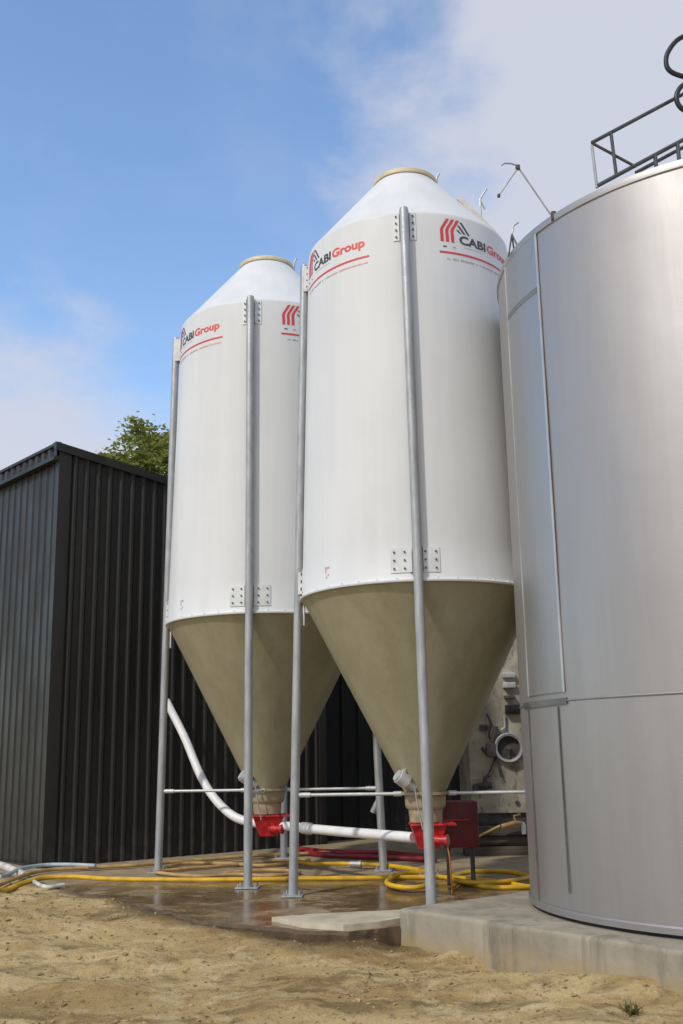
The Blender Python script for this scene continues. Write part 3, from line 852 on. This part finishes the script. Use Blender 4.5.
# ------------------------------------------------------------------ white feed pipe
o = thing('feed_pipe', 'white plastic pipe curving down from the shed wall to the red boots', 'pipe', (-1.1, 15.7, -1.0))
bm = bmesh.new()
path = [(-2.93, 17.72, 0.92), (-2.80, 17.35, 0.76), (-2.50, 16.92, 0.30), (-2.20, 16.50, -0.25), (-1.93, 16.20, -0.60), (-1.61, 15.93, -0.84), (-1.25, 15.76, -.925), (-0.98, 15.66, -0.945), (-0.72, 15.36, -.955), (-0.45, 14.98, -0.962), (-0.09, 14.48, -0.967), (0.40, 13.88, -0.972), (0.80, 13.40, -0.98)]
tube(bm, spline(path, 10), .063, 20)
obj('pipe_run', bm, M['pvc'], o)
bm = bmesh.new(); tube(bm, [(-0.60, 15.21, -.96), (-0.50, 15.06, -.963)], .080, 20)
obj('coupling', bm, M['plate'], o)

# ------------------------------------------------------------------ stainless tank
TC, TR, TZ0, TZ1 = (4.525, 11.14), 2.68, PLINTH_Z, 5.294
def make_tank():
    root = thing('steel_tank', 'large round stainless steel tank standing on the concrete plinth', 'tank', (TC[0], TC[1], TZ0))
    zc = [TZ0 + .045, 0.47, 2.45, 4.66, TZ1]
    tr = lambda z: TR
    bm = bmesh.new()
    seg = 180
    for i, (a, b) in enumerate(zip(zc, zc[1:])):
        rings = []
        nz = 8
        for k in range(nz + 1):
            z = a + (b - a) * k / nz; row = []
            for s in range(seg):
                ang = 2 * PI * s / seg
                # sheets bow very slightly between the welds
                r = TR + .006 * fbm(cos(ang) * 3, sin(ang) * 3 + z * .9, 2) - .004
                row.append(bm.verts.new((TC[0] + r * sin(ang), TC[1] - r * cos(ang), z)))
            rings.append(row)
        for r0, r1 in zip(rings, rings[1:]):
            for s in range(seg):
                bm.faces.new((r0[s], r0[(s + 1) % seg], r1[(s + 1) % seg], r1[s]))
    shell = obj('shell', bm, M['steel'], root, sharp=60)
    # lapped smooth sheet with bright edges up the left
    bm = bmesh.new()
    patch(bm, TC, lambda z: TR + .004, -83.3, -66.9, 0.55, TZ1 - .06, .005, 16)
    obj('lapped_sheet', bm, M['steel_smooth'], shell, sharp=40)
    for ph, z0, z1 in ((-66.7, 0.55, TZ1 - .06), (-83.5, .55, TZ1 - .06)):
        bm = bmesh.new(); patch(bm, TC, lambda z: TR + .007, ph - .30, ph + .30, z0, z1, .006, 3)
        obj('lap_strip', bm, M['lap'], shell, sharp=40)
    for p0, p1, z0, z1, n_ in ((-69.4, -69.1, TZ0 + .25, .42, 2), (-84.5, -84.2, TZ0 + .11, .42, 2), (-83.1, -67.3, 4.60, 4.66, 16), (-88, -66, .435, .495, 20)):
        bm = bmesh.new(); patch(bm, TC, lambda z: TR + .006, p0, p1, z0, z1, .006, n_)
        obj('dark_seam', bm, M['weld_dark'], shell, sharp=40)
    bm = bmesh.new()
    for z in zc[1:-1]:
        if z > 1: continue
        rev(bm, [(TR + .001, z - .010), (TR + .006, z - .004), (TR + .006, z + .004), (TR + .001, z + .010)], TC, 180)
    obj('weld_seam', bm, M['weld'], shell, sharp=60)
    bm = bmesh.new()
    rev(bm, [(TR - .005, TZ1 - .07), (TR + .012, TZ1 - .06), (TR + .016, TZ1 - .005), (TR + .010, TZ1 + .012), (TR - .03, TZ1 + .02)], TC, 180)
    obj('top_rim', bm, M['steel'], root, sharp=50)
    bm = bmesh.new()
    rev(bm, [(TR - .03, TZ1 + .018), (1.2, TZ1 + .38), (.45, TZ1 + .55), (.44, TZ1 + .70), (.001, TZ1 + .74)], TC, 96)
    obj('top', bm, M['steel'], root, sharp=30)
    bm = bmesh.new()
    rev(bm, [(TR - .05, TZ0 - .01), (TR - .05, TZ0 + .03), (TR - .012, TZ0 + .035)], TC, 160)
    obj('shadow_gap_ring', bm, M['black'], root)  # black ring paints the shadow in the gap under the shell
    bm = bmesh.new()
    rev(bm, [(TR - .012, TZ0 + .03), (TR + .014, TZ0 + .035), (TR + .016, TZ0 + .085), (TR + .002, TZ0 + .10)], TC, 160)
    obj('bottom_rim', bm, M['steel'], root)
    # walkway rail bolted to the top
    def rail(pts, r=.021): tube(bm, pts, r, 10)
    bm = bmesh.new()
    y = 9.95
    A0, A1 = Vector((2.68, y, 6.20)), Vector((2.70, y, 5.70))
    B0, B1 = Vector((3.66, y, 6.74)), Vector((3.64, y, 6.25))
    up = Vector((0, 0, 1)); dirx = (B0 - A0).normalized()
    rail([A0, A0 + dirx * 3.2], .020); rail([A1, A1 + dirx * 3.2], .022)
    rail([A1 + Vector((.45, .12, .215)), A1 + Vector((.45, .12, .215)) + dirx * 2.6], .020)
    rail([A0 + dirx * .24, A1 + dirx * .24], .018)
    rail([A0, A1 + dirx * .50 + Vector((0, .05, 0))], .016)
    rail([A1 + dirx * 1.0, A1 + dirx * 1.0 - up * .30]); rail([A1 + dirx * .72, A1 + dirx * .72 - up * .18])
    for k in (1.6, 2.4): rail([A0 + dirx * k, A1 + dirx * k - up * .6])
    g = obj('guard_rail', bm, M['rail'], root)
    bm = bmesh.new(); rail([A0 - up * .03, A1 - up * .02], .015)
    obj('pale_post', bm, M['galv'], g)
    bm = bmesh.new(); box(bm, (A1.x + 1.10, y + .05, A1.z + .32), (.16, .14, .26), bevel=.03); obj('fitting', bm, M['grime'], g)
    return root
make_tank()

# black hose coil looped over the rail
bm = bmesh.new()
loop = [(4.2, 9.9, 6.35), (3.80, 9.88, 6.62), (3.62, 9.85, 6.78), (3.55, 9.86, 6.55), (3.62, 9.88, 6.36), (3.9, 9.9, 6.28)]
loop = [(3.9, 9.84, 7.44), (3.66, 9.84, 7.34), (3.53, 9.84, 7.18), (3.50, 9.84, 7.04), (3.54, 9.84, 6.95), (3.66, 9.84, 6.89), (3.80, 9.84, 6.87), (3.86, 9.83, 6.80),
        (3.66, 9.82, 6.78), (3.57, 9.82, 6.66), (3.58, 9.82, 6.54), (3.66, 9.82, 6.47), (3.85, 9.82, 6.48)]
tube(bm, spline(loop, 10), .026, 12)
tag(obj('black_hose', bm, M['black']), 'black hose looped in two bends above the tank guard rail', 'hose')

# bent arm on the tank rim and small tripod aerial
o = thing('davit_arm', 'thin bent grey metal arm standing on the left rim of the steel tank', 'metal arm', (2.21, 9.8, 5.30))
bm = bmesh.new(); tube(bm, [(2.21, 9.82, 5.25), (1.87, 9.8, 5.84)], .009, 8); tube(bm, [(1.87, 9.8, 5.84), (1.655, 9.8, 5.53)], .008, 8); obj('rod', bm, M['galv'], o)
bm = bmesh.new(); box(bm, (1.865, 9.8, 5.84), (.045, .04, .05), bevel=.008); obj('knuckle', bm, M['grime'], o)
bm = bmesh.new(); box(bm, (1.655, 9.8, 5.525), (.03, .03, .035), bevel=.008); obj('end_weight', bm, M['grime'], o)
bm = bmesh.new(); box(bm, (2.20, 9.81, 5.29), (.05, .05, .10), bevel=.008); obj('foot_clamp', bm, M['grime'], o)
bm = bmesh.new(); tube(bm, [(1.865, 9.8, 5.86), (1.80, 9.8, 5.885), (1.73, 9.8, 5.89), (1.70, 9.8, 5.865)], .008, 6); obj('tip', bm, M['galv'], o)
o = thing('aerial_stand', 'small wire tripod stand on the tank rim nearest the white silo', 'stand', (1.90, 10.60, 5.26))
bm = bmesh.new()
for q in ((1.86, 10.60, 5.25), (1.93, 10.62, 5.28), (1.96, 10.5, 5.28)): tube(bm, [(1.905, 10.58, 5.50), q], .010, 6)
obj('legs', bm, M['grime'], o)
bm = bmesh.new(); tube(bm, [(1.905, 10.58, 5.49), (1.93, 10.58, 5.60), (1.985, 10.58, 5.64)], .009, 6); obj('mast', bm, M['galv'], o)
o = thing('roof_aerial', 'thin wire prong on the hatch behind the nearer white silo roof', 'aerial', (2.05, 13.6, 7.35))
bm = bmesh.new(); tube(bm, [(2.03, 13.6, 7.30), (2.03, 13.6, 7.62), (2.13, 13.6, 7.78)], .014, 6); tube(bm, [(2.03, 13.6, 7.60), (2.09, 13.6, 7.46)], .010, 6)
obj('prong', bm, M['galv'], o)

# ------------------------------------------------------------------ beige machine behind, timbers under it
def make_machine():
    y = 17.4
    root = thing('beige_machine', 'weathered grey beige machine with a round port, half hidden behind tank', 'machine', (3.1, 18.2, -1.55))
    bm = bmesh.new(); box(bm, (3.12, y + .8, .95), (2.30, 1.6, 3.76), bevel=.03); obj('casing', bm, M['machine'], root)
    port = bmesh.new()
    cen = Vector((2.60, y, .08))
    for (r0, r1, d0, d1) in ((.185, .235, -.10, .0),):
        n = 40; rings = []
        for r, d in ((r1, .01), (r1, -.10), (r1 - .015, -.115), (r0, -.105), (r0, -.02)):
            rings.append([port.verts.new((cen.x + r * cos(2 * PI * k / n), cen.y + d, cen.z + r * sin(2 * PI * k / n))) for k in range(n)])
        for a, b in zip(rings, rings[1:]):
            for k in range(n): port.faces.new((a[k], a[(k + 1) % n], b[(k + 1) % n], b[k]))
    pr = obj('port_ring', port, M['galv'], root)
    bm = bmesh.new()
    n = 40; vs = [bm.verts.new((cen.x + .187 * cos(2 * PI * k / n), cen.y - .02, cen.z + .187 * sin(2 * PI * k / n))) for k in range(n)]
    bm.faces.new(vs); obj('port_disc', bm, M['grime'], pr)
    bm = bmesh.new()
    tube(bm, [cen + Vector((0, -.02, 0)), cen + Vector((0, -.10, 0))], .035, 14); box(bm, cen + Vector((0, -.05, -.09)), (.022, .03, .18), bevel=.004)
    obj('port_handle', bm, M['bark'], pr)
    for (x, z, w, h, m) in ((2.66, 1.23, .20, .08, 'plate'), (2.66, 1.07, .20, .09, 'plate'), (2.66, .88, .17, .05, 'grime')):
        bm = bmesh.new(); box(bm, (x, y - .04, z), (w, .10, h), bevel=.012); obj('bracket', bm, M[m], root)
    bm = bmesh.new(); box(bm, (2.70, y - .05, .68), (.24, .12, .15), bevel=.02); obj('vent', bm, M['black'], root)
    bm = bmesh.new()
    box(bm, (2.32, y - .06, .05), (.16, .12, .22), bevel=.03); tube(bm, [(2.32, y - .06, .10), (2.42, y - .07, .42)], .035, 10); tube(bm, [(2.25, y - .06, .0), (2.17, y - .08, .08)], .03, 10)
    tube(bm, [(2.38, y - .05, -.05), (2.47, y - .05, -.38)], .018, 8)
    obj('fittings', bm, M['grime'], root)
    bm = bmesh.new()
    tube(bm, [(2.10, y - .06, -.50), (2.30, y - .06, -.50)], .05, 12); tube(bm, [(2.20, y - .06, -.60), (2.20, y - .06, -.38), (2.28, y - .06, -.33)], .032, 10); box(bm, (2.05, y - .05, -.54), (.10, .1, .12), bevel=.02)
    obj('valve', bm, M['grime'], root)
    bm = bmesh.new()
    tube(bm, spline([(2.28, y - .03, .62), (2.33, y - .06, .45), (2.30, y - .05, .25), (2.42, y - .06, .14), (2.36, y - .05, -.12), (2.24, y - .05, -.36)], 6), .013, 8)
    obj('wire', bm, M['black'], root)
    bm = bmesh.new(); tube(bm, [(2.56, y - .04, .60), (2.56, y - .04, .40), (2.50, y - .04, .36)], .020, 8); obj('conduit', bm, M['galv'], root)
    bm = bmesh.new(); box(bm, (2.22, y - .02, .40), (.13, .04, .10), bevel=.008); obj('nameplate', bm, M['grime'], root)
    bm = bmesh.new(); tube(bm, [(2.70, y + .01, -.77), (2.70, y - .03, -.77)], .035, 12); obj('plug', bm, M['grime'], root)
    bm = bmesh.new(); box(bm, (3.12, y + .82, -1.02), (2.22, 1.5, .17), bevel=.01); obj('base_beam', bm, M['grime'], root)
    return root
make_machine()
zb = -1.55
labels = ['dark weathered timber beam, lowest of the pile under the beige machine', 'dark weathered timber beam, second from the ground under the beige machine', 'dark weathered timber beam, topmost of the pile under the beige machine']
for k in range(3):
    bm = bmesh.new()
    box(bm, (3.05 - .06 * (k % 2), 17.35 + .05 * (k == 1), zb + .075 + .148 * k), (2.45, .42, .135), Matrix.Rotation(.012 * (k - 1), 3, 'Z'), bevel=.012)
    tag(obj('timber_beam', bm, M['timber']), labels[k], 'timber', 'timbers under the beige machine')
o = thing('brass_tap', 'yellowed tap with a white spout lying on the timbers by the tank', 'tap', (2.6, 17.05, -1.2))
bm = bmesh.new(); tube(bm, [(2.38, 17.0, -1.10), (2.60, 17.0, -1.05), (2.70, 17.0, -1.06)], .035, 10); tube(bm, [(2.6, 17.0, -1.05), (2.58, 17.0, -.95), (2.68, 17.0, -.93)], .022, 8); tube(bm, [(2.36, 17.0, -1.09), (1.9, 17.05, -1.30)], .018, 8)
obj('tap_body', bm, M['beige_hose'], o)
bm = bmesh.new(); tube(bm, [(2.70, 17.0, -1.05), (2.72, 17.0, -1.10), (2.72, 17.0, -1.22)], .035, 10); obj('spout', bm, M['pvc'], o)

# ------------------------------------------------------------------ hoses on the ground
def hose(name, pts, r, mat, label, dz=0.0, n=10):
    bm = bmesh.new()
    P = []
    for p in spline([(x, y, 0) for x, y in pts], n):
        inside = p.y > edge_y(p.x) - .01
        g = pad_z(p.y) if inside else max(dirt_z(p.x, p.y), pad_z(p.y) - .3)
        P.append((p.x, p.y, g + r * .92 + dz))
    # ease steps at the pavement edge
    for _ in range(4):
        P = [P[0]] + [(b[0], b[1], max(b[2], (a[2] + b[2] + c[2]) / 3)) for a, b, c in zip(P, P[1:], P[2:])] + [P[-1]]
    tube(bm, P, r, 10)
    return tag(obj(name, bm, M[mat]), label, 'hose')
hose('yellow_hose', [(-4.60, 13.60), (-4.42, 14.08), (-4.34, 14.75), (-4.16, 15.25), (-3.75, 15.30), (-3.2, 15.02), (-1.96, 14.77), (-0.63, 14.71), (0.42, 14.67), (1.0, 14.66), (1.5, 14.5), (1.93, 14.1), (2.2, 13.65), (2.5, 13.8), (2.35, 14.6), (2.15, 15.1), (1.67, 15.1), (1.36, 14.62), (1.53, 13.99), (1.85, 13.61), (2.5, 13.7)], .030, 'yellow', 'long yellow hose running straight across in front of all the silo legs')
yh = hose('yellow_hose', [(-0.75, 16.35), (-0.47, 15.98), (-0.04, 15.95), (0.53, 15.68), (0.97, 15.1), (1.1, 14.9), (0.69, 14.73), (0.49, 14.02), (0.57, 13.62), (0.81, 13.48), (1.0, 13.75), (1.08, 14.3), (1.24, 14.35), (1.5, 13.85), (1.93, 13.85), (2.35, 14.2)], .030, 'yellow', 'yellow hose lying behind, coiled in a loop by the front leg on the plinth', .035)
bm = bmesh.new(); tube(bm, [(0.04, 15.925, -1.512), (0.16, 15.875, -1.512)], .042, 12); tube(bm, [(0.16, 15.875, -1.512), (0.20, 15.86, -1.512)], .050, 8)
obj('coupling', bm, M['galv'], yh)
hose('beige_hose', [(-2.62, 15.99), (-2.43, 16.56), (-1.81, 16.46), (-1.27, 16.15), (-0.85, 16.34), (-0.57, 16.67), (-1.0, 16.7), (-1.8, 16.2), (-2.62, 15.7), (-2.56, 15.44), (-2.0, 15.07), (-1.47, 15.2), (-1.04, 14.98), (-0.66, 15.35), (-1.1, 15.6), (-1.7, 15.35)], .025, 'beige_hose', 'thin dirty orange beige hose in flat loops between the farther silo legs', .012)
hose('grey_beige_hose', [(-4.60, 13.95), (-4.55, 15.05), (-4.35, 15.9), (-3.91, 16.12), (-3.21, 16.32), (-2.7, 16.62), (-1.5, 17.3), (-0.27, 17.6)], .026, 'beige_hose', 'dusty beige hose running along the foot of the black shed', .02)
hose('pale_blue_hose', [(-4.72, 15.1), (-4.67, 15.9), (-4.45, 16.28), (-4.15, 16.30), (-3.9, 16.22), (-3.65, 16.10)], .028, 'grey_hose', 'short pale blue hose arching at the shed corner', .05)
hose('red_hose', [(-0.79, 18.2), (-0.44, 17.8), (-0.04, 17.55), (0.52, 17.45), (0.96, 17.02), (1.3, 16.8)], .040, 'red_hose', 'fat dark red hose behind the white pipe, farther of the two', .01)
hose('red_hose', [(-0.77, 17.75), (-0.27, 17.2), (0.34, 16.89), (0.86, 16.65), (1.3, 16.35)], .040, 'red_hose', 'fat dark red hose behind the white pipe, nearer of the two', .01)
# white drain pipe at the shed's left foot
o = bmesh.new(); tube(o, spline([(-6.2, 17.7, -1.47), (-5.29, 16.70, -1.50), (-4.85, 16.10, -1.53), (-4.50, 15.55, -1.56)], 6), .055, 16)
tag(obj('drain_pipe', o, M['dirty_pvc']), 'white plastic drain pipe lying along the left side wall of the shed', 'pipe')
bm = bmesh.new(); tube(bm, spline([(-4.26, 15.10, -1.585), (-4.06, 14.72, -1.60), (-3.88, 14.50, -1.60), (-3.72, 14.62, -1.59)], 6), .030, 12)
tag(obj('pipe_offcut', bm, M['dirty_pvc']), 'short curved white pipe offcut in the dirt under the yellow hose', 'pipe')

# ------------------------------------------------------------------ tree behind the shed
def make_tree():
    rnd = random.Random(11)
    base = Vector((-4.9, 30.0, -1.7))
    root = thing('broadleaf_tree', 'leafy green tree rising behind the roof of the black shed', 'tree', base)
    bm = bmesh.new()
    top = base + Vector((0.1, .2, 8.0))
    tube(bm, [base, base + Vector((.08, 0, 2.4)), base + Vector((-.05, .1, 5)), top], .2, 12, radii=[.28, .22, .17, .07])
    tips = []
    for k in range(26):
        z = rnd.uniform(3.8, 8.2); a = rnd.uniform(0, 2 * PI); ln = rnd.uniform(1.0, 2.3) * (1 - .35 * max(0, (z - 7)))
        p0 = base + Vector((0, .1, z)); p1 = p0 + Vector((cos(a) * ln * .5, sin(a) * ln * .5, .5)); p2 = p0 + Vector((cos(a) * ln, sin(a) * ln, rnd.uniform(.7, 2.0)))
        tube(bm, [p0, p1, p2], .05, 6, radii=[.07, .05, .02]); tips += [p1.lerp(p2, .6), p2]
    obj('trunk', bm, M['bark'], root)
    bm = bmesh.new()
    cen = base + Vector((0, 0, 9.0))
    clumps = [(t_, rnd.uniform(.30, .62)) for t_ in tips]
    for k in range(70):
        while True:
            v = Vector((rnd.uniform(-1, 1), rnd.uniform(-1, 1), rnd.uniform(-1, 1)))
            if .45 < v.length < 1: break
        clumps.append((cen + Vector((v.x * 2.5, v.y * 2.3, v.z * 2.4)), rnd.uniform(.22, .55)))
    for p, r in clumps:
        for k in range(int(560 * r)):
            v = Vector((rnd.gauss(0, .55), rnd.gauss(0, .55), rnd.gauss(0, .42))) * r * 1.15
            q = p + v
            s = rnd.uniform(.11, .22); rm = Matrix.Rotation(rnd.uniform(0, 6.28), 3, 'Z') @ Matrix.Rotation(rnd.uniform(-1.1, 1.1), 3, 'X') @ Matrix.Rotation(rnd.uniform(-.9, .9), 3, 'Y')
            pts = [(-.45, 0, 0), (0, -.30, .06), (.6, 0, -.05), (0, .30, .06)]
            vs = [bm.verts.new(q + rm @ (Vector(t_) * s)) for t_ in pts]
            bm.faces.new(vs)
    obj('crown', bm, M['leaf'], root, sharp=180)
make_tree()

# weed tuft in the dirt by the plinth
def make_weed(x, y, label, n=60, sc=1.0):
    rnd = random.Random(int(x * 100))
    z = dirt_z(x, y)
    bm = bmesh.new()
    for k in range(n):
        a = rnd.uniform(0, 6.28); ln = rnd.uniform(.04, .13) * sc; lean = rnd.uniform(.2, 1.1); w = rnd.uniform(.004, .010) * sc
        b = Vector((x + rnd.gauss(0, .035) * sc, y + rnd.gauss(0, .035) * sc, z - .005)); d = Vector((cos(a) * lean, sin(a) * lean, 1)).normalized(); sd = Vector((-sin(a), cos(a), 0))
        m_ = b + d * ln * .6; tp = b + d * ln + Vector((cos(a), sin(a), -.5)) * ln * .25
        v = [bm.verts.new(b - sd * w * .5), bm.verts.new(b + sd * w * .5), bm.verts.new(m_ + sd * w), bm.verts.new(m_ - sd * w), bm.verts.new(tp)]
        bm.faces.new((v[0], v[1], v[2], v[3])); bm.faces.new((v[3], v[2], v[4]))
    tag(obj('weed_tuft', bm, M['weed'], sharp=180), label, 'weed')
make_weed(2.02, 8.22, 'small green weed tuft in the dirt in front of the plinth')
